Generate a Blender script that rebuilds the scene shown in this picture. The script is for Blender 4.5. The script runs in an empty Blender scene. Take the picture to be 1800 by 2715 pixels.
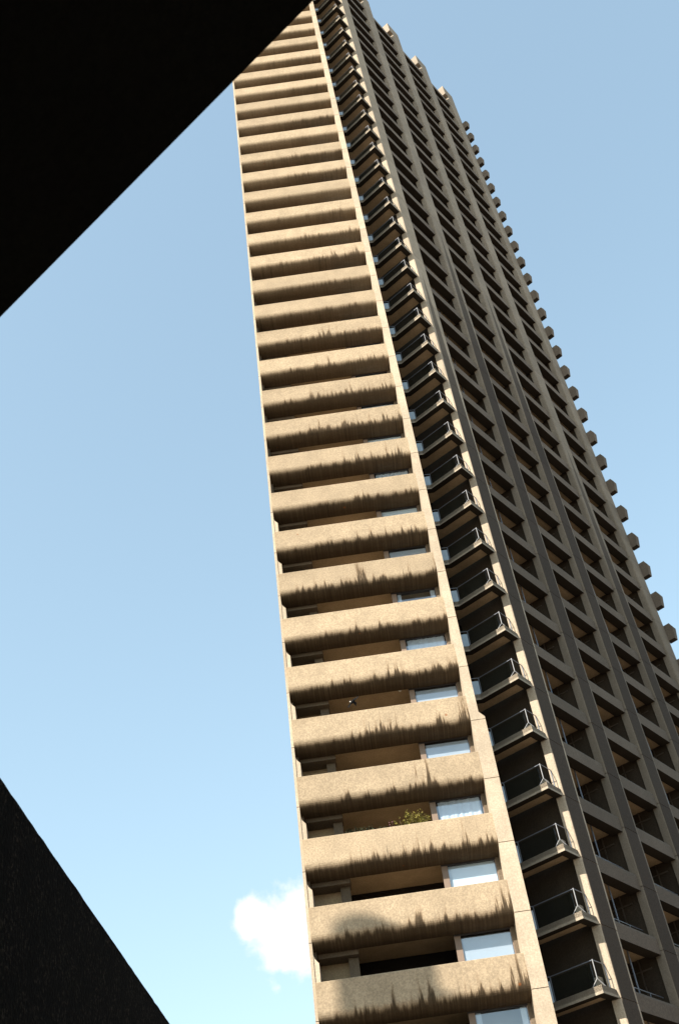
import bpy, bmesh, math, random
from mathutils import Vector, Matrix
random.seed(7)
sc = bpy.context.scene
C = sc.collection
R = math.radians

# ------------------------------------------------------------------ camera
CAMZ = 1.6
F_PX, TILT, ROLL = 2743.05, 0.7425, -0.1488
cam_d = bpy.data.cameras.new('camera'); cam = bpy.data.objects.new('camera', cam_d); C.objects.link(cam)
ct, st, cr, sr = math.cos(TILT), math.sin(TILT), math.cos(ROLL), math.sin(ROLL)
right = Vector((cr, -st*sr, ct*sr)); up = Vector((-sr, -st*cr, ct*cr)); fwd = Vector((0, ct, st))
M = Matrix((right, up, -fwd)).transposed().to_4x4(); M.translation = (0, 0, CAMZ)
cam.matrix_world = M
cam_d.sensor_fit = 'VERTICAL'; cam_d.sensor_height = 36.0; cam_d.sensor_width = 24.0
cam_d.lens = 36.0*F_PX/2715.0
cam_d.clip_start = 0.05; cam_d.clip_end = 6000
cam_d.dof.use_dof = True; cam_d.dof.focus_distance = 55; cam_d.dof.aperture_fstop = 5.6
sc.camera = cam

# ------------------------------------------------------------------ light
SUN_H = Vector((-0.70, -0.714, 0)).normalized(); SUN_EL = R(33)
SUN = Vector((SUN_H.x*math.cos(SUN_EL), SUN_H.y*math.cos(SUN_EL), math.sin(SUN_EL)))
sun_d = bpy.data.lights.new('sun', 'SUN'); sun = bpy.data.objects.new('sun', sun_d); C.objects.link(sun)
sun_d.energy = 4.2; sun_d.angle = R(0.53); sun_d.color = (1.0, 0.91, 0.775)
sun.rotation_euler = SUN.to_track_quat('Z', 'Y').to_euler(); sun.location = (-20, -20, 60)

world = bpy.data.worlds.new('World'); sc.world = world; world.use_nodes = True
nt = world.node_tree; nt.nodes.clear()
def N(tree, typ, **kw):
    n = tree.nodes.new(typ)
    for k, v in kw.items(): setattr(n, k, v)
    return n
L = nt.links.new
out = N(nt, 'ShaderNodeOutputWorld'); bg = N(nt, 'ShaderNodeBackground')
sky = N(nt, 'ShaderNodeTexSky', sky_type='NISHITA', sun_disc=False)
sky.sun_elevation = SUN_EL; sky.sun_rotation = math.atan2(SUN.x, SUN.y) % (2*math.pi)
sky.air_density = 1.2; sky.dust_density = 1.0; sky.ozone_density = 0.4; sky.altitude = 20
tc = N(nt, 'ShaderNodeTexCoord')
nz = N(nt, 'ShaderNodeTexNoise'); nz.inputs['Scale'].default_value = 22.0; nz.inputs['Detail'].default_value = 7; nz.inputs['Roughness'].default_value = 0.55
L(tc.outputs['Generated'], nz.inputs['Vector'])
# cumulus clouds scattered low round the sky: direction, angular half width, half height
def direction(az, el): return (math.sin(R(az))*math.cos(R(el)), math.cos(R(az))*math.cos(R(el)), math.sin(R(el)))
CLOUDS = [(-5.6, 21.2, .058, 1.0), (-8.0, 21.9, .032, .8), (-3.4, 20.8, .05, 1.0), (-7.1, 18.4, .020, .36), (27.5, 28.5, .05, .35), (34, 27, .12, .8), (-52, 19, .12, 1), (-88, 24, .14, 1), (-140, 22, .12, 1), (75, 21, .14, 1), (115, 26, .12, 1), (165, 20, .14, 1), (-112, 17, .1, 1), (140, 15, .1, 1)]
acc = None
for az, el, rad, amt in CLOUDS:
    d = N(nt, 'ShaderNodeVectorMath', operation='DISTANCE'); d.inputs[1].default_value = direction(az, el)
    L(tc.outputs['Generated'], d.inputs[0])
    mr = N(nt, 'ShaderNodeMapRange'); mr.inputs['From Min'].default_value = rad; mr.inputs['From Max'].default_value = 0.0
    mr.inputs['To Min'].default_value = 0.0; mr.inputs['To Max'].default_value = amt
    L(d.outputs['Value'], mr.inputs['Value'])
    if acc is None: acc = mr.outputs[0]
    else:
        a = N(nt, 'ShaderNodeMath', operation='MAXIMUM'); L(acc, a.inputs[0]); L(mr.outputs[0], a.inputs[1]); acc = a.outputs[0]
sub = N(nt, 'ShaderNodeMath', operation='SUBTRACT'); L(nz.outputs['Fac'], sub.inputs[0]); sub.inputs[1].default_value = 0.5
mul = N(nt, 'ShaderNodeMath', operation='MULTIPLY_ADD'); L(sub.outputs[0], mul.inputs[0]); mul.inputs[1].default_value = 1.5; L(acc, mul.inputs[2])
gate = N(nt, 'ShaderNodeMapRange', interpolation_type='SMOOTHSTEP'); gate.inputs['From Min'].default_value = 0.18; gate.inputs['From Max'].default_value = 0.52
L(mul.outputs[0], gate.inputs['Value'])
pres = N(nt, 'ShaderNodeMapRange'); pres.inputs['From Max'].default_value = 0.15; L(acc, pres.inputs['Value'])
cf = N(nt, 'ShaderNodeMath', operation='MULTIPLY'); L(gate.outputs[0], cf.inputs[0]); L(pres.outputs[0], cf.inputs[1])
mixc = N(nt, 'ShaderNodeMix', data_type='RGBA'); L(cf.outputs[0], mixc.inputs['Factor'])
hs = N(nt, 'ShaderNodeMix', data_type='RGBA', blend_type='MULTIPLY'); hs.inputs['Factor'].default_value = 1.0
gm = N(nt, 'ShaderNodeGamma'); gm.inputs['Gamma'].default_value = 0.60; L(sky.outputs[0], gm.inputs['Color']); L(gm.outputs[0], hs.inputs['A'])
hs.inputs['B'].default_value = (1.28, 1.45, 1.43, 1)
L(hs.outputs['Result'], mixc.inputs['A']); mixc.inputs['B'].default_value = (3.6, 3.6, 3.55, 1)
L(mixc.outputs['Result'], bg.inputs['Color']); bg.inputs['Strength'].default_value = 0.15
L(bg.outputs[0], out.inputs['Surface'])

sc.view_settings.view_transform = 'Standard'; sc.view_settings.look = 'None'
sc.view_settings.exposure = 1.17; sc.view_settings.gamma = 1.0; sc.view_settings.use_curve_mapping = False
sc.render.engine = 'CYCLES'

# ------------------------------------------------------------------ materials
def new_mat(name):
    m = bpy.data.materials.new(name); m.use_nodes = True
    t = m.node_tree; t.nodes.clear()
    o = N(t, 'ShaderNodeOutputMaterial'); b = N(t, 'ShaderNodeBsdfPrincipled'); t.links.new(b.outputs[0], o.inputs[0])
    return m, t, b
def math_(t, op, a, b=None, c=None, clamp=False):
    n = N(t, 'ShaderNodeMath', operation=op, use_clamp=clamp)
    for i, v in enumerate((a, b, c)):
        if v is None: continue
        if isinstance(v, (int, float)): n.inputs[i].default_value = v
        else: t.links.new(v, n.inputs[i])
    return n.outputs[0]
def sstep(t, v, lo, hi):
    n = N(t, 'ShaderNodeMapRange', interpolation_type='SMOOTHSTEP')
    for k, q in (('Value', v), ('From Min', lo), ('From Max', hi)):
        if isinstance(q, (int, float)): n.inputs[k].default_value = q
        else: t.links.new(q, n.inputs[k])
    return n.outputs[0]
def noise(t, vec, scale, detail=3, rough=.55):
    n = N(t, 'ShaderNodeTexNoise'); n.inputs['Scale'].default_value = scale; n.inputs['Detail'].default_value = detail; n.inputs['Roughness'].default_value = rough
    t.links.new(vec, n.inputs['Vector']); return n.outputs['Fac']
def mixrgb(t, f, a, b, mode='MIX'):
    n = N(t, 'ShaderNodeMix', data_type='RGBA', blend_type=mode)
    for k, q in (('Factor', f), ('A', a), ('B', b)):
        if isinstance(q, (int, float)): n.inputs[k].default_value = q
        elif isinstance(q, tuple): n.inputs[k].default_value = (*q, 1)
        else: t.links.new(q, n.inputs[k])
    return n.outputs['Result']
def coords(t):
    tcx = N(t, 'ShaderNodeTexCoord'); oi = N(t, 'ShaderNodeObjectInfo')
    comb = N(t, 'ShaderNodeCombineXYZ'); r = math_(t, 'MULTIPLY', oi.outputs['Random'], 57.0)
    t.links.new(r, comb.inputs[0]); t.links.new(r, comb.inputs[1])
    add = N(t, 'ShaderNodeVectorMath', operation='ADD'); t.links.new(tcx.outputs['Object'], add.inputs[0]); t.links.new(comb.outputs[0], add.inputs[1])
    return tcx.outputs['Object'], add.outputs[0], r
def concrete(name, col, dark, grain=.5, streak=None, wedge=False, bump=.25, low_shade=0.0):
    m, t, b = new_mat(name)
    raw, vec, rnd = coords(t)
    g1 = noise(t, vec, 15.0, 3, .7); g2 = noise(t, vec, 1.1, 4, .6); g3 = noise(t, vec, 42, 2, .6)
    sx = N(t, 'ShaderNodeMapping'); sx.inputs['Scale'].default_value = (5.0, 5.0, .35); t.links.new(vec, sx.inputs['Vector'])
    g4 = noise(t, sx.outputs[0], 1.0, 4, .6)
    base = mixrgb(t, sstep(t, g2, .25, .75), tuple(c*.86 for c in col), tuple(min(1, c*1.1) for c in col))
    base = mixrgb(t, math_(t, 'MULTIPLY', sstep(t, g4, .5, .8), .22), base, dark)
    base = mixrgb(t, math_(t, 'MULTIPLY', sstep(t, g1, .62, .36), grain), base, tuple(c*.45 for c in col))
    base = mixrgb(t, math_(t, 'MULTIPLY', sstep(t, g3, .60, .35), grain*.6), base, tuple(c*.5 for c in col))
    base = mixrgb(t, math_(t, 'MULTIPLY', sstep(t, g1, .58, .8), grain*.7), base, tuple(min(1, c*1.45) for c in col))
    sep = N(t, 'ShaderNodeSeparateXYZ'); t.links.new(raw, sep.inputs[0]); x, y, z = sep.outputs
    geo = N(t, 'ShaderNodeNewGeometry'); sp = N(t, 'ShaderNodeSeparateXYZ'); t.links.new(geo.outputs['Position'], sp.inputs[0]); wz = sp.outputs[2]
    if low_shade:                                                  # weaker sky light on the lower storeys, painted into the colour
        base = mixrgb(t, math_(t, 'MULTIPLY', sstep(t, math_(t, 'MULTIPLY_ADD', g2, 14.0, wz), 92.0, 34.0), low_shade), base, tuple(c*.32 for c in col))
    if streak:
        # algae and soot growing up from the drip edge, heavier towards one end and on the lower storeys
        def col1d(fx, fz, off, det):
            cb = N(t, 'ShaderNodeCombineXYZ'); t.links.new(math_(t, 'MULTIPLY_ADD', x, fx, off), cb.inputs[0]); t.links.new(rnd, cb.inputs[1]); t.links.new(math_(t, 'MULTIPLY', z, fz), cb.inputs[2])
            return noise(t, cb.outputs[0], 1.0, det, .6)
        n1 = col1d(5.6, .5, 3.3, 4); n2 = col1d(1.1, .1, 9.1, 2); n3 = col1d(16, .9, 21., 2)
        height = sstep(t, wz, 92.0, 28.0)                     # 1 on low storeys, 0 at the top
        side = sstep(t, x, -1.0, math_(t, 'MULTIPLY_ADD', height, -2.5, 7.0))
        peak = math_(t, 'POWER', sstep(t, n1, .38, .76), 1.5)
        pk3 = math_(t, 'MULTIPLY', sstep(t, n3, .45, .75), .16)
        rv = math_(t, 'FRACT', math_(t, 'MULTIPLY', rnd, 3.71)); rw = math_(t, 'FRACT', math_(t, 'MULTIPLY', rnd, 9.13))
        side = math_(t, 'MULTIPLY', side, math_(t, 'MULTIPLY_ADD', rv, .95, .45))
        amp = math_(t, 'MULTIPLY', side, math_(t, 'MULTIPLY_ADD', height, .72, .16))
        patch = math_(t, 'MULTIPLY_ADD', sstep(t, n2, math_(t, 'MULTIPLY_ADD', rw, .2, .25), .62), .95, .15)
        top = math_(t, 'MULTIPLY', math_(t, 'MULTIPLY', math_(t, 'ADD', math_(t, 'ADD', math_(t, 'MULTIPLY', peak, 1.3), pk3), .14), amp), patch)
        th = math_(t, 'ADD', top, math_(t, 'MULTIPLY_ADD', height, .10, -.13))
        # vertical extent measured up from the drip edge
        soft = sstep(t, z, math_(t, 'ADD', th, .06), math_(t, 'ADD', th, -.11))
        hard = sstep(t, z, math_(t, 'MULTIPLY_ADD', top, .8, .08), math_(t, 'MULTIPLY_ADD', top, .6, -.10))
        tan = sstep(t, z, math_(t, 'MULTIPLY_ADD', top, 1.7, .12), math_(t, 'MULTIPLY_ADD', top, 1.1, -.05))
        base = mixrgb(t, math_(t, 'MULTIPLY', tan, .30), base, (.17, .105, .058))
        browncol = mixrgb(t, n3, (.085, .050, .026), (.13, .08, .04))
        base = mixrgb(t, math_(t, 'MULTIPLY', soft, math_(t, 'MULTIPLY_ADD', height, .40, .18)), base, browncol)
        hard = math_(t, 'MULTIPLY', hard, math_(t, 'MULTIPLY_ADD', sstep(t, n3, .30, .58), .28, .72))
        dk = mixrgb(t, n3, (.012, .012, .009), (.05, .033, .018))
        base = mixrgb(t, math_(t, 'MULTIPLY', hard, math_(t, 'MULTIPLY_ADD', math_(t, 'MAXIMUM', height, math_(t, 'MULTIPLY', side, .55)), .75, .10)), base, dk)
        n5 = col1d(11.0, .35, 47.0, 2); n6 = col1d(2.3, .1, 71.0, 1)
        lane = sstep(t, n5, .60, .68)
        reach = math_(t, 'MULTIPLY', math_(t, 'MULTIPLY_ADD', sstep(t, n6, .35, .7), .75, .05), side)
        drip = math_(t, 'MULTIPLY', lane, sstep(t, z, reach, math_(t, 'MULTIPLY', reach, .35)))
        base = mixrgb(t, math_(t, 'MULTIPLY', drip, math_(t, 'MULTIPLY_ADD', height, .45, .25)), base, (.035, .026, .017))
        # dirtier upper left corner, rust spots
        base = mixrgb(t, math_(t, 'MULTIPLY', math_(t, 'MULTIPLY', sstep(t, z, .75, 1.3), sstep(t, x, 2.6, 0.0)), .35), base, dark)
        rs = N(t, 'ShaderNodeTexVoronoi'); rs.inputs['Scale'].default_value = .55; t.links.new(vec, rs.inputs['Vector'])
        base = mixrgb(t, math_(t, 'MULTIPLY', sstep(t, rs.outputs['Distance'], .05, .02), .7), base, (.22, .07, .02))
    if wedge:
        # dark wedge on the middle of each pier's face, starting at a height of its own and widening downwards
        at = N(t, 'ShaderNodeAttribute', attribute_type='OBJECT', attribute_name='wedge_start')
        dz = math_(t, 'SUBTRACT', at.outputs['Fac'], wz)
        w = math_(t, 'MULTIPLY', math_(t, 'POWER', math_(t, 'MAXIMUM', dz, 0.0), .7), .085)
        w = math_(t, 'MINIMUM', w, .62)
        off = math_(t, 'ABSOLUTE', math_(t, 'SUBTRACT', x, .58))
        wj = math_(t, 'MULTIPLY_ADD', math_(t, 'SUBTRACT', g1, .5), .10, w)
        inside = sstep(t, math_(t, 'SUBTRACT', wj, off), 0.0, .06)
        front = sstep(t, y, .03, .01)
        deep = sstep(t, dz, 0.0, 20.0)
        base = mixrgb(t, math_(t, 'MULTIPLY', math_(t, 'MULTIPLY', inside, front), math_(t, 'MULTIPLY_ADD', deep, .35, .6)), base, mixrgb(t, g1, (.020, .015, .012), (.078, .060, .048)))
    tone = math_(t, 'MULTIPLY_ADD', math_(t, 'FRACT', math_(t, 'MULTIPLY', rnd, 1.37)), .16, .92)
    tv = N(t, 'ShaderNodeCombineXYZ'); [t.links.new(tone, q) for q in tv.inputs]
    base = mixrgb(t, 1.0, base, tv.outputs[0], 'MULTIPLY')
    t.links.new(base, b.inputs['Base Color'])
    b.inputs['Roughness'].default_value = .92; b.inputs['Specular IOR Level'].default_value = .15
    if bump:
        bp = N(t, 'ShaderNodeBump'); bp.inputs['Strength'].default_value = bump; bp.inputs['Distance'].default_value = .03
        t.links.new(g1, bp.inputs['Height']); t.links.new(bp.outputs[0], b.inputs['Normal'])
    return m
def plain(name, col, rough=.6, metal=0.0, var=.12, scale=8):
    m, t, b = new_mat(name); raw, vec, rnd = coords(t)
    g = noise(t, vec, scale, 3)
    t.links.new(mixrgb(t, g, tuple(c*(1-var) for c in col), tuple(min(1, c*(1+var)) for c in col)), b.inputs['Base Color'])
    b.inputs['Roughness'].default_value = rough; b.inputs['Metallic'].default_value = metal
    return m
def glass(name, tint=(.9, .95, 1.0), r0=.06):
    # thin pane: clear, with the same mirror share from either side
    m = bpy.data.materials.new(name); m.use_nodes = True; t = m.node_tree; t.nodes.clear()
    o = N(t, 'ShaderNodeOutputMaterial'); mx = N(t, 'ShaderNodeMixShader'); tr = N(t, 'ShaderNodeBsdfTransparent'); gl = N(t, 'ShaderNodeBsdfGlossy'); ge = N(t, 'ShaderNodeNewGeometry')
    dp = N(t, 'ShaderNodeVectorMath', operation='DOT_PRODUCT'); t.links.new(ge.outputs['Normal'], dp.inputs[0]); t.links.new(ge.outputs['Incoming'], dp.inputs[1])
    c = math_(t, 'SUBTRACT', 1.0, math_(t, 'ABSOLUTE', dp.outputs['Value']), clamp=True)
    fac = math_(t, 'MULTIPLY_ADD', math_(t, 'POWER', c, 5.0), 1-r0, r0)
    tr.inputs['Color'].default_value = (*tint, 1); gl.inputs['Roughness'].default_value = .02; gl.inputs['Color'].default_value = (.95, .97, 1, 1)
    t.links.new(fac, mx.inputs[0]); t.links.new(tr.outputs[0], mx.inputs[1]); t.links.new(gl.outputs[0], mx.inputs[2]); t.links.new(mx.outputs[0], o.inputs[0])
    return m
MAT = dict(
    parapet=concrete('parapet_concrete', (.43, .338, .234), (.23, .17, .11), .52, streak=True),
    fin=concrete('fin_concrete', (.485, .40, .305), (.30, .23, .16), .36),
    pier=concrete('pier_concrete', (.38, .32, .255), (.19, .15, .115), .55, wedge=True, low_shade=.70),
    corner=concrete('corner_pier_concrete', (.43, .36, .28), (.24, .19, .14), .35, wedge=True),
    spandrel=concrete('spandrel_concrete', (.23, .188, .152), (.11, .09, .07), .6, low_shade=.5),
    slab=concrete('slab_edge_concrete', (.42, .36, .285), (.2, .16, .12), .4),
    soffit=concrete('soffit_concrete', (.52, .40, .265), (.32, .23, .15), .35),
    wall=concrete('wall_concrete', (.17, .135, .10), (.08, .06, .045), .4),
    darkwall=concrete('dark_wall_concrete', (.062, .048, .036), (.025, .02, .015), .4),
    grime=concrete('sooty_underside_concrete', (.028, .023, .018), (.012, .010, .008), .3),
    joint=plain('joint_mastic', (.03, .022, .017), .9),
    rough=None,
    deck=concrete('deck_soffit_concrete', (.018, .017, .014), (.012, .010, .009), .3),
    brown=plain('brown_window_frame', (.23, .165, .125), .5, scale=30),
    darkframe=plain('dark_bay_window_frame', (.085, .07, .058), .5),
    headbrown=plain('dark_window_head', (.025, .02, .02), .5),
    glass=glass('window_glass', r0=.10), railglass=glass('rail_glass', (.62, .68, .68), .05),
    screen=plain('pale_blue_glass_screen', (.33, .42, .50), .12, var=.15, scale=5),
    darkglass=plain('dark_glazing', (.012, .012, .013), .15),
    white=plain('white_blind', (.80, .79, .75), .9, var=.03), grey=plain('grey_blind', (.52, .51, .50), .9, var=.05, scale=4),
    curtain=plain('net_curtain', (.70, .70, .70), .9, var=.10, scale=14),
    metal=plain('bluish_grey_painted_metal', (.17, .19, .235), .45, .2), palemetal=plain('pale_painted_metal', (.30, .30, .31), .45, .1),
    bark=plain('stem_bark', (.10, .06, .035), .9), pot=plain('clay_pot', (.22, .09, .05), .8),
    leaf=plain('yellow_green_leaf', (.20, .17, .03), .6, var=.45, scale=9), leafdark=plain('dark_leaf', (.035, .045, .018), .6, var=.4), flower=plain('pink_flower', (.55, .25, .33), .7),
    bird=plain('dark_feathers', (.012, .012, .013), .7), birdw=plain('white_feathers', (.75, .73, .7), .7),
    pave=None, roof=plain('roof_felt', (.12, .11, .10), .9))
m, t, b = new_mat('brick_paving')
raw, vec, rnd = coords(t); br = N(t, 'ShaderNodeTexBrick'); br.inputs['Scale'].default_value = 4.5; t.links.new(vec, br.inputs['Vector'])
br.inputs['Color1'].default_value = (.34, .25, .17, 1); br.inputs['Color2'].default_value = (.28, .21, .15, 1); br.inputs['Mortar'].default_value = (.1, .09, .08, 1)
t.links.new(br.outputs[0], b.inputs['Base Color']); b.inputs['Roughness'].default_value = .9; MAT['pave'] = m

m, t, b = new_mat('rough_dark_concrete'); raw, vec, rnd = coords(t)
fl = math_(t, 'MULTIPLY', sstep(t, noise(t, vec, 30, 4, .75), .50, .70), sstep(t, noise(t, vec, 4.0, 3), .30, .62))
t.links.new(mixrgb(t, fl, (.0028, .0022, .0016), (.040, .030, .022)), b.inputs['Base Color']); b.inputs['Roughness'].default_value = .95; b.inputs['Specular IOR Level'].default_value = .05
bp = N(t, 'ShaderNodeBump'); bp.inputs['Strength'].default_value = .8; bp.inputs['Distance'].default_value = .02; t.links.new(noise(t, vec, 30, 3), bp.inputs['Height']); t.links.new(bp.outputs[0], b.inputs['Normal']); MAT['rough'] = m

# ------------------------------------------------------------------ mesh helpers
def mesh_from(name, verts, faces, mats=(), fm=None):
    me = bpy.data.meshes.new(name); me.from_pydata(verts, [], faces); me.update()
    for k in mats: me.materials.append(MAT[k])
    if fm: 
        for p, i in zip(me.polygons, fm): p.material_index = i
    bm = bmesh.new(); bm.from_mesh(me); bmesh.ops.recalc_face_normals(bm, faces=bm.faces); bm.to_mesh(me); bm.free()
    return me
class MB:
    def __init__(s): s.v = []; s.f = []; s.m = []
    def add(s, v, f, mi=0):
        o = len(s.v); s.v += v; s.f += [tuple(i+o for i in q) for q in f]; s.m += [mi]*len(f); return s
    def box(s, x0, x1, y0, y1, z0, z1, mi=0):
        v = [(x, y, z) for z in (z0, z1) for y in (y0, y1) for x in (x0, x1)]
        return s.add(v, [(0, 2, 3, 1), (4, 5, 7, 6), (0, 1, 5, 4), (2, 6, 7, 3), (0, 4, 6, 2), (1, 3, 7, 5)], mi)
    def prism_x(s, prof, x0, x1, mi=0, fm=None):              # profile in (y, z), swept along x
        n = len(prof); v = [(x0, y, z) for y, z in prof] + [(x1, y, z) for y, z in prof]
        f = [(i, (i+1) % n, n+(i+1) % n, n+i) for i in range(n)] + [tuple(range(n)), tuple(range(2*n-1, n-1, -1))]
        s.add(v, f, mi)
        if fm:
            for i, q in fm.items(): s.m[len(s.m)-len(f)+i] = q
        return s
    def prism_z(s, poly, z0, z1, mi=0, bottom=None):
        n = len(poly); v = [(x, y, z0) for x, y in poly] + [(x, y, z1) for x, y in poly]
        f = [(i, (i+1) % n, n+(i+1) % n, n+i) for i in range(n)] + [tuple(range(n-1, -1, -1)), tuple(range(n, 2*n))]
        s.add(v, f, mi)
        if bottom is not None: s.m[-2] = bottom
        return s
    def bar(s, a, b, r=.02, mi=0, sides=6):
        a = Vector(a); b = Vector(b); d = (b-a).normalized(); u = d.orthogonal().normalized(); w = d.cross(u); v = []
        for p in (a, b):
            for k in range(sides):
                q = p + r*(math.cos(2*math.pi*k/sides)*u + math.sin(2*math.pi*k/sides)*w); v.append(tuple(q))
        f = [(k, (k+1) % sides, sides+(k+1) % sides, sides+k) for k in range(sides)] + [tuple(range(sides-1, -1, -1)), tuple(range(sides, 2*sides))]
        return s.add(v, f, mi)
    def mesh(s, name, *mats): return mesh_from(name, s.v, s.f, mats, s.m)
def link(name, me, parent=None, loc=(0, 0, 0), rz=0.0):
    o = bpy.data.objects.new(name, me); C.objects.link(o); o.location = loc; o.rotation_euler = (0, 0, rz)
    if parent: o.parent = parent
    return o
def tag(o, label=None, cat=None, group=None, kind=None):
    for k, v in (('label', label), ('category', cat), ('group', group), ('kind', kind)):
        if v: o[k] = v
    return o

# ------------------------------------------------------------------ tower
FH = 2.75                                    # storey height
ZJ = CAMZ + 11.7316                          # joint level 0
def J(n): return ZJ + n*FH
PT = 1.2726                                  # parapet top above joint
A0 = Vector((-3.4403, 38.911)); FA = math.atan2(.0861, 7.6615)          # front face origin and heading
Q0 = Vector((7.6735, 41.4802)); DA = math.atan2(4.0688, 3.0032); BAY = 5.0571
dd = Vector((math.cos(DA), math.sin(DA))); nn = Vector((dd.y, -dd.x))
BASE = Vector((2, 46, 0))
tower = link('residential_tower', None, None, BASE)
tag(tower, 'tall weathered concrete tower block with stacked rounded balconies and tall window piers', 'tower block')
N0, N1 = -3, 38
def at_front(s, dep, z):
    c, q = math.cos(FA), math.sin(FA)
    return (A0.x + s*c - dep*q - BASE.x, A0.y + s*q + dep*c - BASE.y, z)
def at_side(s, dep, z):                       # dep inward
    p = Q0 + s*dd - dep*nn
    return (p.x-BASE.x, p.y-BASE.y, z)
def front(name, me, s, dep, z): return link(name, me, tower, at_front(s, dep, z), FA)
def side(name, me, s, dep, z): return link(name, me, tower, at_side(s, dep, z), DA)

# core of the building (plan polygon), set back behind all balconies
core = [(.12, 3.3), (7.6, 3.3)]
cp = [at_front(s, d, 0)[:2] for s, d in core]
cp += [at_side(-1.35, 3.3, 0)[:2], at_side(.4, 3.25, 0)[:2], at_side(21.0, 3.25, 0)[:2], at_side(24, 9, 0)[:2], at_side(18, 22, 0)[:2], at_front(.12, 26, 0)[:2]]
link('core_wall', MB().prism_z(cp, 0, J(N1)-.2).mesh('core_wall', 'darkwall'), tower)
# plinth under the lowest modelled storey
pl = [at_front(-.05, .2, 0)[:2], at_front(8.2, .2, 0)[:2], at_side(-.9, .25, 0)[:2], at_side(21.4, .1, 0)[:2], at_side(21.4, 3, 0)[:2], at_front(-.05, 3.2, 0)[:2]]
link('plinth', MB().prism_z(pl, 0, J(N0)-.25).mesh('plinth', 'wall'), tower)
# prow side walls
link('side_wall', MB().box(-.02, .14, .65, 25, 0, J(N1)+1).mesh('side_wall', 'wall'), tower, at_front(0, 0, 0), FA)
link('side_wall', MB().box(7.5, 7.72, .9, 4.4, 0, J(N1)+1).mesh('side_wall', 'wall'), tower, at_front(0, 0, 0), FA)

# --- front prow: parapets, slabs, fins
arc = [(.64-.64*math.cos(a), .27-.45*math.sin(a)) for a in [i*math.pi/2/10 for i in range(11)]]
prof = [(.17, PT), (.012, PT), (0, PT-.02)] + arc + [(.92, -.18), (.92, .12), (.30, .30), (.17, .5)]
par_me = MB().prism_x(prof, .035, 7.66).mesh('parapet', 'parapet')
slab_me = MB().box(.16, 7.52, .86, 3.35, .06, .26).mesh('balcony_slab', 'soffit')
GAP = .028
finL = MB().box(-.075, .045, .10, .95, 0, FH-GAP).mesh('fin_unit', 'fin')
def flare():
    pf = [(.045, 1.27), (.045, 2.35), (.10, 2.15), (.24, 1.98), (.24, 1.27)]; q = len(pf)
    return MB().add([(x, .13, z) for x, z in pf]+[(x, .95, z) for x, z in pf], [(i, (i+1) % q, q+(i+1) % q, q+i) for i in range(q)]+[tuple(range(q)), tuple(range(2*q-1, q-1, -1))]).mesh('fin_foot', 'fin')
flare_me = flare()
finR = MB().box(7.655, 8.05, -.02, 1.1, 0, FH-GAP).mesh('fin_unit', 'fin')
finRw = MB().box(7.655, 8.27, -.02, 1.1, 0, FH-GAP).mesh('fin_unit', 'fin')
mb = MB(); pf = [(7.655, 0), (8.27, 0), (8.27, .10), (8.05, .36), (8.05, FH-GAP), (7.655, FH-GAP)]
nq = len(pf); mb.add([(x, -.02, z) for x, z in pf]+[(x, 1.1, z) for x, z in pf], [(i, (i+1) % nq, nq+(i+1) % nq, nq+i) for i in range(nq)]+[tuple(range(nq)), tuple(range(2*nq-1, nq-1, -1))])
finRs = mb.mesh('fin_unit', 'fin')
link('fin_joint_backing', MB().box(7.69, 8.02, .01, 1.05, J(N0), J(N1)+FH).mesh('fin_joint_backing', 'joint'), tower, at_front(0, 0, 0), FA)
link('fin_joint_backing', MB().box(-.05, .02, .13, .9, J(N0), J(N1)+FH).mesh('fin_joint_backing', 'joint'), tower, at_front(0, 0, 0), FA)
frame_me = MB().box(5.34, 5.58, .94, 1.10, .26, FH-.12).box(7.46, 7.64, .94, 1.10, .26, FH-.12).box(5.58, 7.46, .96, 1.08, .26, .34).mesh('window', 'brown')
head_me = MB().box(5.33, 7.645, .925, 1.15, FH-.24, FH+.055).mesh('window_head', 'headbrown')
pane_me = MB().box(5.58, 7.46, .962, .972, .34, FH-.24).mesh('pane', 'glass')
def blind_mesh(kind):
    mb = MB(); z1 = FH-.2
    if kind == 'curtain':
        n = 60; v = []; xs = [5.66+1.74*i/n for i in range(n+1)]
        for i, x in enumerate(xs):
            y = 1.05+.010*math.sin(i*.95)+.012*math.sin(i*.53+.6*math.sin(i*.21))
            v += [(x, y, .36), (x, y, z1)]
        v2 = [(x, y+.012, z) for x, y, z in v]; o = len(v)
        f = [(2*i, 2*i+2, 2*i+3, 2*i+1) for i in range(n)] + [(o+2*i, o+2*i+1, o+2*i+3, o+2*i+2) for i in range(n)]
        return mb.add(v+v2, f).mesh('curtain', 'curtain')
    if kind == 'white': return mb.box(5.70, 7.44, 1.0, 1.01, .4, z1-.14).box(5.60, 7.44, 1.06, 1.07, .35, z1).mesh('blind', 'white')
    if kind == 'grey': return mb.box(5.62, 7.44, 1.0, 1.01, .4, z1-.12).mesh('blind', 'grey')
    return mb.box(5.62, 5.8, 1.06, 1.1, .36, z1).box(7.22, 7.43, 1.06, 1.1, .36, z1).mesh('curtain', 'curtain')
blinds = {k: blind_mesh(k) for k in ('curtain', 'white', 'grey', 'sides')}
kinds = {-1: 'sides', 0: 'grey', 1: 'white', 2: 'curtain', 3: 'grey', 4: 'grey', 5: 'curtain', 6: 'sides', 7: 'grey', 8: 'white', 9: 'curtain', 10: 'white', 11: 'grey', 12: 'white'}
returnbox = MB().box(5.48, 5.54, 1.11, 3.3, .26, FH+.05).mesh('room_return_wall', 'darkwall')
room = MB().box(5.56, 7.5, 1.9, 1.95, .26, FH+.05).mesh('room_back_wall', 'grey')
glz = MB().box(1.2, 5.47, 3.16, 3.2, .26, FH+.05).mesh('balcony_glazing', 'darkglass')
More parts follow.
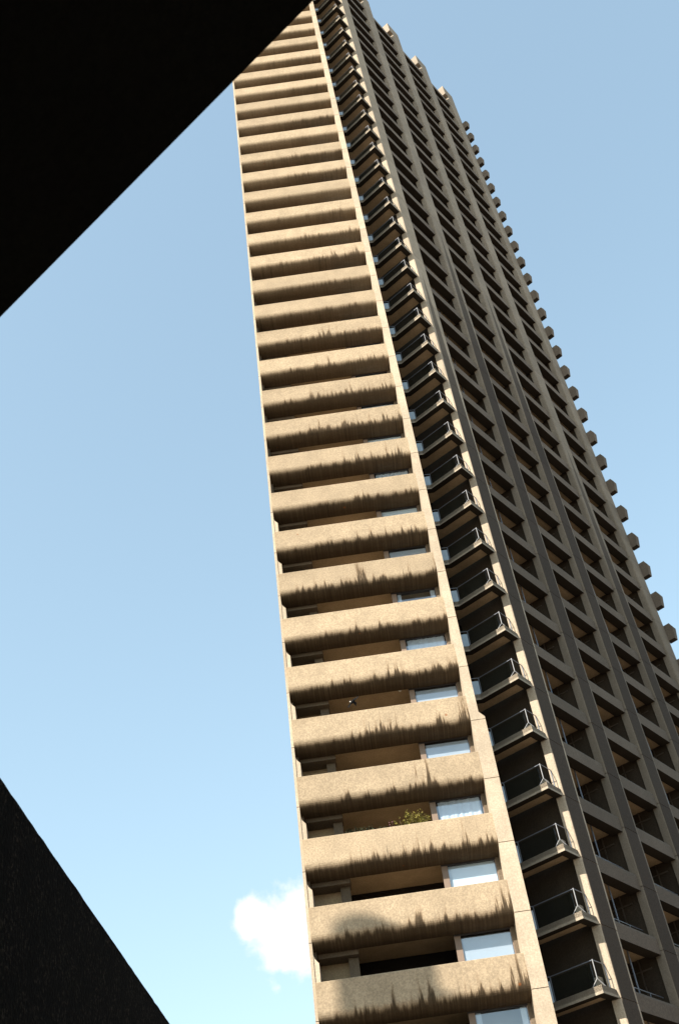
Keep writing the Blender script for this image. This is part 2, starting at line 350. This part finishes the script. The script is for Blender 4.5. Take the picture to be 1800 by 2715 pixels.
pil = MB().box(1.28, 1.66, 1.30, 1.66, .26, FH-.26).mesh('balcony_pillar', 'wall')
lint = MB().box(.16, 1.70, .96, 1.72, FH-.34, FH+.055).mesh('balcony_lintel', 'wall'); panel = MB().box(.17, 1.30, 1.74, 1.80, .26, FH+.05).mesh('side_panel', 'soffit')
for n in range(N0, N1):
    z = J(n)
    front('balcony_parapet', par_me, 0, 0, z)
    front('balcony_slab', slab_me, 0, 0, z)
    front('fin_unit', finL, 0, 0, z)
    if n < 9: front('fin_foot', flare_me, 0, 0, z)
    front('fin_unit', finRw if n < 4 else finRs if n == 4 else finR, 0, 0, z)
    if n < 24:
        w = front('window', frame_me, 0, 0, z)
        link('pane', pane_me, w)
        link('window_head', head_me, w)
        k = kinds.get(n, random.choice(['white', 'grey', 'curtain', 'sides']))
        link('blind' if k in ('white', 'grey') else 'curtain', blinds[k], w)
        front('room_return_wall', returnbox, 0, 0, z); front('room_back_wall', room, 0, 0, z)
        front('balcony_glazing', glz, 0, 0, z)
        front('balcony_pillar', pil, 0, 0, z); front('balcony_lintel', lint, 0, 0, z); front('side_panel', panel, 0, 0, z)
# a soffit lamp on the fifth balcony
mb = MB(); rings = [(.0, .03), (.04, .07), (.10, .085), (.17, .07), (.22, .03)]
v = []; f = []
for zz, rr in rings:
    for k in range(12): v.append((rr*math.cos(k*math.pi/6), rr*math.sin(k*math.pi/6), zz))
for i in range(len(rings)-1):
    for k in range(12): f.append((i*12+k, i*12+(k+1) % 12, (i+1)*12+(k+1) % 12, (i+1)*12+k))
f += [tuple(range(11, -1, -1)), tuple(range(48, 60))]
mb.add(v, f)
front('soffit_lamp', mb.mesh('soffit_lamp', 'white'), 4.95, 1.05, J(5)-.165)

# --- slot balconies between the prow fin and the first pier
def P(s, dep): return at_side(s, dep, 0)[:2]
NOSE = (-1.10, .10); KINK = (-1.05, 2.27)
kink_xy = Vector(P(*KINK)); ret_xy = kink_xy + Vector((-1.12, -.07))
poly = [P(*NOSE), P(-.02, .10), P(-.02, 3.35), P(-1.55, 3.35), tuple(ret_xy), tuple(kink_xy)]
slot_me = MB().prism_z(poly, .10, .30, bottom=1).mesh('slot_slab', 'slab', 'soffit')
# edge beam: hangs a little below the soffit, sooty underside
def inset(p, q, w):
    p = Vector(p); q = Vector(q); d = (q-p).normalized(); nrm = Vector((-d.y, d.x)); return nrm*w
eb = MB(); w = .36
i1 = P(-1.10+w, .10+w); i2 = P(-.02, .10+w); ik = tuple(Vector(P(-1.05+w, 2.27+.1)));  ir = tuple(ret_xy + Vector((.0, w)))
eb.prism_z([P(*NOSE), P(-.02, .10), i2, i1], 0, .30, bottom=1)
eb.prism_z([P(*NOSE), i1, ik, tuple(kink_xy)], 0.0005, .301, bottom=1)
eb.prism_z([tuple(kink_xy), ik, ir, tuple(ret_xy)], 0.001, .302, bottom=1)
edge_me = eb.mesh('edge_beam', 'slab', 'grime')
RI = .20
r_nose = P(-1.10+RI, .10+RI); r_p = P(-.06, .10+RI); r_k = tuple(Vector(P(-1.05+RI, 2.27))); r_r = tuple(ret_xy+Vector((.2, .18)))
def p3(p, z): return (p[0], p[1], z)
H = 1.28
rail_me = MB().bar(p3(r_r, H), p3(r_k, H), .019).bar(p3(r_k, H), p3(r_nose, H), .019).bar(p3(r_nose, H), p3(r_p, H), .019).mesh('handrail', 'metal')
post_me = MB().bar(p3(r_nose, H+.03), p3(r_nose, .60), .019).bar(p3(r_nose, .61), p3(P(-1.06, .50), .30), .017).bar(p3(r_nose, .61), p3(P(-.66, .14), .30), .017).mesh('corner_post', 'palemetal')
post2_me = MB().bar(p3(r_p, H), p3(r_p, .3), .019).mesh('end_post', 'metal'); post3_me = MB().bar(p3(r_k, H), p3(r_k, .3), .019).mesh('end_post', 'metal')
def pane_between(a, b, z0, z1, mat, name, t=.008):
    a = Vector(a); b = Vector(b); d = (b-a).normalized(); q = Vector((-d.y, d.x))*t
    return MB().prism_z([tuple(a+q), tuple(b+q), tuple(b-q), tuple(a-q)], z0, z1).mesh(name, mat)
lerp = lambda a, b, k: (a[0]+(b[0]-a[0])*k, a[1]+(b[1]-a[1])*k)
g1_me = pane_between(lerp(r_k, r_nose, .02), lerp(r_k, r_nose, .93), .36, 1.2, 'railglass', 'rail_pane')
g2_me = pane_between(lerp(r_nose, r_p, .12), lerp(r_nose, r_p, .95), .36, 1.2, 'railglass', 'rail_pane')
g3_me = pane_between(lerp(r_r, r_k, .05), lerp(r_r, r_k, .96), .33, 1.12, 'screen', 'glass_screen')
part_me = MB().box(.3, .5, .38, 3.3, 0, FH).mesh('slot_partition', 'darkwall')
door_me = MB().box(-1.3, .28, 3.16, 3.22, .3, FH-.1).mesh('slot_glazing', 'darkglass')
upst_me = MB().box(-.30, -.03, .52, .74, .30, .86).mesh('slot_upstand', 'slab')
for n in range(N0, N1):
    z = J(n)
    b = link('slot_balcony', slot_me, tower, (0, 0, z))
    link('edge_beam', edge_me, b)
    r = link('railing', rail_me, tower, (0, 0, z)); link('corner_post', post_me, r); link('end_post', post2_me, r); link('end_post', post3_me, r)
    link('rail_pane', g1_me, r); link('glass_screen', g3_me, r)
    side('slot_partition', part_me, 0, 0, z); side('slot_upstand', upst_me, 0, 0, z)
    side('slot_glazing', door_me, 0, 0, z)

# --- long facade: piers, spandrels, soffits
sec = [(.36, .72), (.36, .41), (-.045, .40), (0, .06), (.05, 0), (1.17, 0), (1.34, .028), (1.34, .72)]
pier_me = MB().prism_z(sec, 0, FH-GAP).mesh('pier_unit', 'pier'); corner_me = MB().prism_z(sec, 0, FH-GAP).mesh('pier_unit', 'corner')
back_sec = [(.40, .68), (.40, .37), (.0, .36), (.04, .10), (.09, .035), (1.15, .035), (1.30, .07), (1.30, .68)]
back_me = MB().prism_z(back_sec, J(N0), J(N1)).mesh('pier_joint_backing', 'joint')
WEDGE_TOPS = [J(17.4), J(21.2), J(20.0), J(15.0), J(7.0)]
sp = [(.14, -.20), (.13, .42), (.16, .52), (.24, .58), (.36, .60), (.62, .60), (.70, .52), (.70, -.20)]
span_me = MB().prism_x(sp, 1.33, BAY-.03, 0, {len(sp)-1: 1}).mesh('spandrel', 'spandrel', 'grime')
bay_slab_me = MB().box(1.36, BAY+.41, .69, 3.3, -.02, .24).mesh('bay_slab', 'soffit')
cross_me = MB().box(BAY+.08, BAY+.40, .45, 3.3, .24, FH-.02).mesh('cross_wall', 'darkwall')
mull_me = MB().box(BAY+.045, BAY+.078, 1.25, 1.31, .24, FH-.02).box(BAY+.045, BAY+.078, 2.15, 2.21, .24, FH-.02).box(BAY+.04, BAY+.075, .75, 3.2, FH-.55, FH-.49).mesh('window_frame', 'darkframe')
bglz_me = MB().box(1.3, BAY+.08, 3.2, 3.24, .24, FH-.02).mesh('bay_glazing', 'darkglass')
brail_me = MB().bar((1.36, .62, .98), (BAY-.05, .62, .98), .022).bar((1.36, .62, .80), (BAY-.05, .62, .80), .012).bar((2.6, .62, .98), (2.6, .62, .6), .018).bar((3.9, .62, .98), (3.9, .62, .6), .018).mesh('bay_rail', 'metal')
pipe_me = MB().bar((3.35, .80, .24), (3.35, .80, FH-.02), .035).mesh('pole', 'metal')
pane_b = MB().box(1.5, 2.25, .86, .87, .25, .92).box(2.9, 3.2, .86, .87, .25, .92).mesh('rail_screen', 'screen')
for n in range(N0, N1):
    z = J(n)
    for k in range(5):
        o = side('pier_unit', pier_me if k else corner_me, k*BAY, 0, z); o['wedge_start'] = WEDGE_TOPS[k]
    for k in range(4):
        s = k*BAY
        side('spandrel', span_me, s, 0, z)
        side('bay_slab', bay_slab_me, s, 0, z)
        cw = side('cross_wall', cross_me, s, 0, z); link('window_frame', mull_me, cw)
        side('bay_glazing', bglz_me, s, 0, z)
        r = side('bay_rail', brail_me, s, 0, z)
        if k in (0, 2): side('pole', pipe_me, s, 0, z)
        if n < 7 and (n+k) % 2 == 1 or n < 3: link('rail_screen', pane_b, r)
for k in range(5): side('pier_joint_backing', back_me, k*BAY, 0, 0)
# end balconies seen past the last pier
stub = [(.10, .0), (-.12, .0), (-.40, .01), (-.57, -.36), (-.42, -1.20), (.10, -1.22)]
stub_me = MB().prism_x(stub, 21.52, 21.95, 0, {4: 1}).mesh('end_parapet', 'spandrel', 'grime')
end_me = MB().box(21.3, 22.0, .12, 3.2, -.25, -.02).mesh('end_slab', 'soffit')
for n in range(N0, N1-1):
    side('end_parapet', stub_me, 0, 0, J(n)); side('end_slab', end_me, 0, 0, J(n))
# roof line: heads over the piers
TOP = 38.45
zt = ZJ + TOP*FH
head = MB().box(-.52, 1.33, .012, 2.6, -1.88, 0).mesh('pier_head', 'pier')
for k in range(5):
    o = side('pier_head', head, k*BAY, 0, zt); o['wedge_start'] = 0.0
hp = [at_side(0, 1.6, 0)[:2], at_side(21.3, 1.6, 0)[:2], at_side(21.3, 8, 0)[:2], at_front(7.0, 8, 0)[:2], at_front(7.0, 4, 0)[:2]]
link('roof_slab', MB().prism_z(hp, J(N1)-.15, J(N1)+.12).mesh('roof_slab', 'roof'), tower)

# ------------------------------------------------------------------ foreground: deck overhead and rough wall
# deck edge runs square to the long facade; the camera stands just inside it
ex = Vector((.8037, -.5950)); en = Vector((.5950, .8037)); dz = 4.2+CAMZ
ep = Vector((.1965, 1.630))
deck = link('walkway_deck', None, None, (ep.x, ep.y, 0)); tag(deck, 'near black underside of an overhead concrete walkway deck with a straight edge', 'walkway deck')
ang = math.atan2(ex.y, ex.x)
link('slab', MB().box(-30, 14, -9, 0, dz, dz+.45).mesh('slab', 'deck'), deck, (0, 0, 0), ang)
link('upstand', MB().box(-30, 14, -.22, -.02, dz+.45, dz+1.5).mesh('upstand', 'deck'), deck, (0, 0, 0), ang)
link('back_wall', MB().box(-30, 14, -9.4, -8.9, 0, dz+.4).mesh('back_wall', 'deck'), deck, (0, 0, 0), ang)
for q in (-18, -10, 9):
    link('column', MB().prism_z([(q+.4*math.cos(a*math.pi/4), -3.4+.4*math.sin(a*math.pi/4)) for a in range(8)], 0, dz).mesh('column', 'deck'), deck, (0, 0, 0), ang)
# wall: top edge straight ahead on the left
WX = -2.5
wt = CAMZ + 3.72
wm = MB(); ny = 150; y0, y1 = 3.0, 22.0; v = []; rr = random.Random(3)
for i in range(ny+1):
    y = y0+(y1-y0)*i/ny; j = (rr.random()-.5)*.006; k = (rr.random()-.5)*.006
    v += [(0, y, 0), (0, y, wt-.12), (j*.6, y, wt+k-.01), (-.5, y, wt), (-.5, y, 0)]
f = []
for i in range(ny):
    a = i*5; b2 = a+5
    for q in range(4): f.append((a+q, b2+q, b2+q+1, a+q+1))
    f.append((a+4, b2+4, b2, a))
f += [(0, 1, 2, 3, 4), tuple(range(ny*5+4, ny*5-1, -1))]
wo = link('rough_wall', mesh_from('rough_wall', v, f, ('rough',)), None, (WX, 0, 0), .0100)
tag(wo, 'dark rough hammered concrete wall rising beside the open sky', 'wall')

# ------------------------------------------------------------------ plants, bird
def leaf_cluster(name, mat, boxes, n, size, seed):
    rg = random.Random(seed); mb = MB()
    for i in range(n):
        (x0, x1, y0, y1, z0, z1) = rg.choice(boxes)
        c = Vector((rg.uniform(x0, x1), rg.uniform(y0, y1), z0+(z1-z0)*rg.random()**1.4))
        d = Vector((rg.gauss(0, 1), rg.gauss(0, 1), rg.gauss(.3, 1))).normalized(); u = d.orthogonal().normalized(); s = size*rg.uniform(.6, 1.3)
        w = d.cross(u); q = [c, c+d*s*.5+u*s*.28, c+d*s+w*s*.1, c+d*s*.5-u*s*.28]
        mb.add([tuple(p) for p in q], [(0, 1, 2, 3)])
    return mb.mesh(name, mat)
def potted(name, label, cat, s, dep, z, leafmat, boxes, n, size, seed, w=.3, stems=14, flowers=None):
    o = link(name, None, None); px = at_front(s, dep, z); o.location = (px[0]+BASE.x, px[1]+BASE.y, z); o.rotation_euler = (0, 0, FA); tag(o, label, cat)
    bx = boxes[0]; rg = random.Random(seed)
    link('planter', MB().prism_z([(-w, -.13), (w, -.13), (w, .13), (-w, .13)], 0, .3).mesh('planter', 'pot'), o)
    mb = MB()
    for i in range(stems):
        b = rg.choice(boxes); p = (rg.uniform(-w*.8, w*.8), rg.uniform(-.08, .08), .28); q = (rg.uniform(b[0], b[1])*.9, rg.uniform(b[2], b[3])*.8, rg.uniform(b[4], b[5]))
        m_ = tuple((p[k]*.6+q[k]*.4) if k < 2 else p[k]*.45+q[k]*.55 for k in range(3)); mb.bar(p, m_, .010, sides=4); mb.bar(m_, q, .006, sides=4)
    link('stems', mb.mesh('stems', 'bark'), o)
    link('foliage', leaf_cluster('foliage', leafmat, boxes, n, size, seed), o)
    if flowers: link('flowers', leaf_cluster('flowers', 'flower', flowers, 26, .045, seed+1), o)
zf = J(2)+.26
potted('potted_shrub', 'leafy yellow green shrub rising above the balcony parapet beside the white window', 'shrub', 4.35, .42, zf, 'leaf',
       [(-.55, .65, -.2, .2, .9, 1.46), (-.1, .6, -.2, .2, 1.2, 1.70), (.3, .85, -.2, .15, .95, 1.5)], 900, .095, 5, .45, 26, [(-.85, -.62, -.1, .1, 1.2, 1.5)])
potted('trough_hedge', 'low dark trough plants along the balcony behind the parapet', 'plants', 2.7, .6, zf, 'leafdark',
       [(-1.0, 1.0, -.15, .15, .9, 1.32), (-.9, .2, -.15, .2, 1.1, 1.42)], 620, .09, 9, .95, 24)
potted('flowering_plant', 'small pale flowering plant at the pillar end of the planted balcony', 'plant', 1.62, .35, zf, 'leafdark',
       [(-.16, .22, -.1, .1, .85, 1.18)], 70, .06, 13, .18, 6, [(-.12, -.02, -.05, .05, 1.0, 1.12)])
# bird flying in front of the fifth balcony
bm = bmesh.new()
def ell(c, ax, r, segs=10):
    q = Vector(ax).normalized().to_track_quat('X', 'Z').to_matrix().to_4x4()
    bmesh.ops.create_uvsphere(bm, u_segments=segs, v_segments=7, radius=1, matrix=Matrix.Translation(c) @ q @ Matrix.Diagonal((*r, 1)))
bd = Vector((.62, .1, .68))
ell((0, 0, 0), bd, (.16, .065, .06)); ell(tuple(bd.normalized()*.17), bd, (.055, .045, .045))
def blade(pts):
    vs = [bm.verts.new(p) for p in pts]; top = [bm.verts.new((p[0], p[1]+.012, p[2])) for p in pts]
    bm.faces.new(vs); bm.faces.new(top[::-1])
    for i in range(len(vs)): bm.faces.new((vs[i], vs[(i+1) % len(vs)], top[(i+1) % len(vs)], top[i]))
blade([(-.05, 0, -.07), (-.10, 0, -.04), (-.26, 0, -.25), (-.19, 0, -.28)])
blade([(.0, .02, -.05), (.07, .02, .05), (.16, .05, -.06), (.12, .08, -.20)])
blade([(-.03, -.02, .03), (.07, -.02, .08), (.22, -.08, .17), (.30, -.1, .15), (.16, -.05, .05)])
me = bpy.data.meshes.new('bird'); bm.to_mesh(me); bm.free(); me.materials.append(MAT['bird'])
MAT['bird'].node_tree.nodes['Principled BSDF'].inputs['Specular IOR Level'].default_value = .05
bp = at_front(2.78, -.1, 0)
bird = link('bird', me, None, (bp[0]+BASE.x, bp[1]+BASE.y, J(5)-1.05)); tag(bird, 'small dark bird with a white patch flying against the balcony soffit', 'bird')
bm = bmesh.new(); ell((-.10, -.04, -.02), bd, (.03, .03, .03)); me = bpy.data.meshes.new('white_patch'); bm.to_mesh(me); bm.free(); me.materials.append(MAT['birdw'])
link('white_patch', me, bird)

# ------------------------------------------------------------------ ground and the neighbouring block that shades the lowest balconies
g = link('ground', MB().add([(-2500, -2500, 0), (2500, -2500, 0), (2500, 2500, 0), (-2500, 2500, 0)], [(0, 1, 2, 3)]).mesh('ground', 'pave')); tag(g, kind='structure')
FP = Vector((A0.x+2.6, A0.y, ZJ+2.95))                        # where the top of its shadow falls on the prow
NB = FP + SUN*46
nb = link('terrace_block', None, None, (NB.x, NB.y, 0)); tag(nb, 'pale neighbouring terrace block with a barrel vaulted roof end', 'building')
sa = math.atan2(SUN_H.y, SUN_H.x) - math.pi/2                # local x runs across the light, y towards the sun
mb = MB(); rv = 1.3; n = 20
poly = [(rv*math.cos(a), rv*math.sin(a)) for a in [math.pi*i/n for i in range(n+1)]]
v = [(x, -.6, z) for x, z in poly]+[(x, 8, z) for x, z in poly]; k = n+1
mb.add(v, [(i, i+1, k+i+1, k+i) for i in range(n)]+[(n, 0, k, k+n), tuple(range(k)), tuple(range(2*k-1, k-1, -1))])
link('vault_roof', mb.mesh('vault_roof', 'fin'), nb, (0, 0, NB.z-rv), sa)
link('upper_wall', MB().box(-1.2, 1.0, .05, 7.4, NB.z-rv-.35, NB.z-rv+.01).mesh('upper_wall', 'fin'), nb, (0, 0, 0), sa)
link('block_wall', MB().box(-1.95, 1.1, 0, 7.5, 0, NB.z-rv-.35).mesh('block_wall', 'fin'), nb, (0, 0, 0), sa)
# unseen block, added to hide the low sky from the tower's lower storeys
tb = link('added_sky_blocker', None, None, (47.0, 16.0, 0)); tag(tb, 'unseen long brown brick block added to hide the low sky from the tower', 'building')
link('block_wall', MB().box(-32, 40, -6, 6, 0, 26).mesh('block_wall', 'pave'), tb, (0, 0, 0), DA)
for q in range(9):
    for lv in range(7):
        link('window', MB().box(-30+q*7.6, -25+q*7.6, 6.0, 6.06, 3+lv*3.1, 5.0+lv*3.1).mesh('window', 'darkglass'), tb, (0, 0, 0), DA)
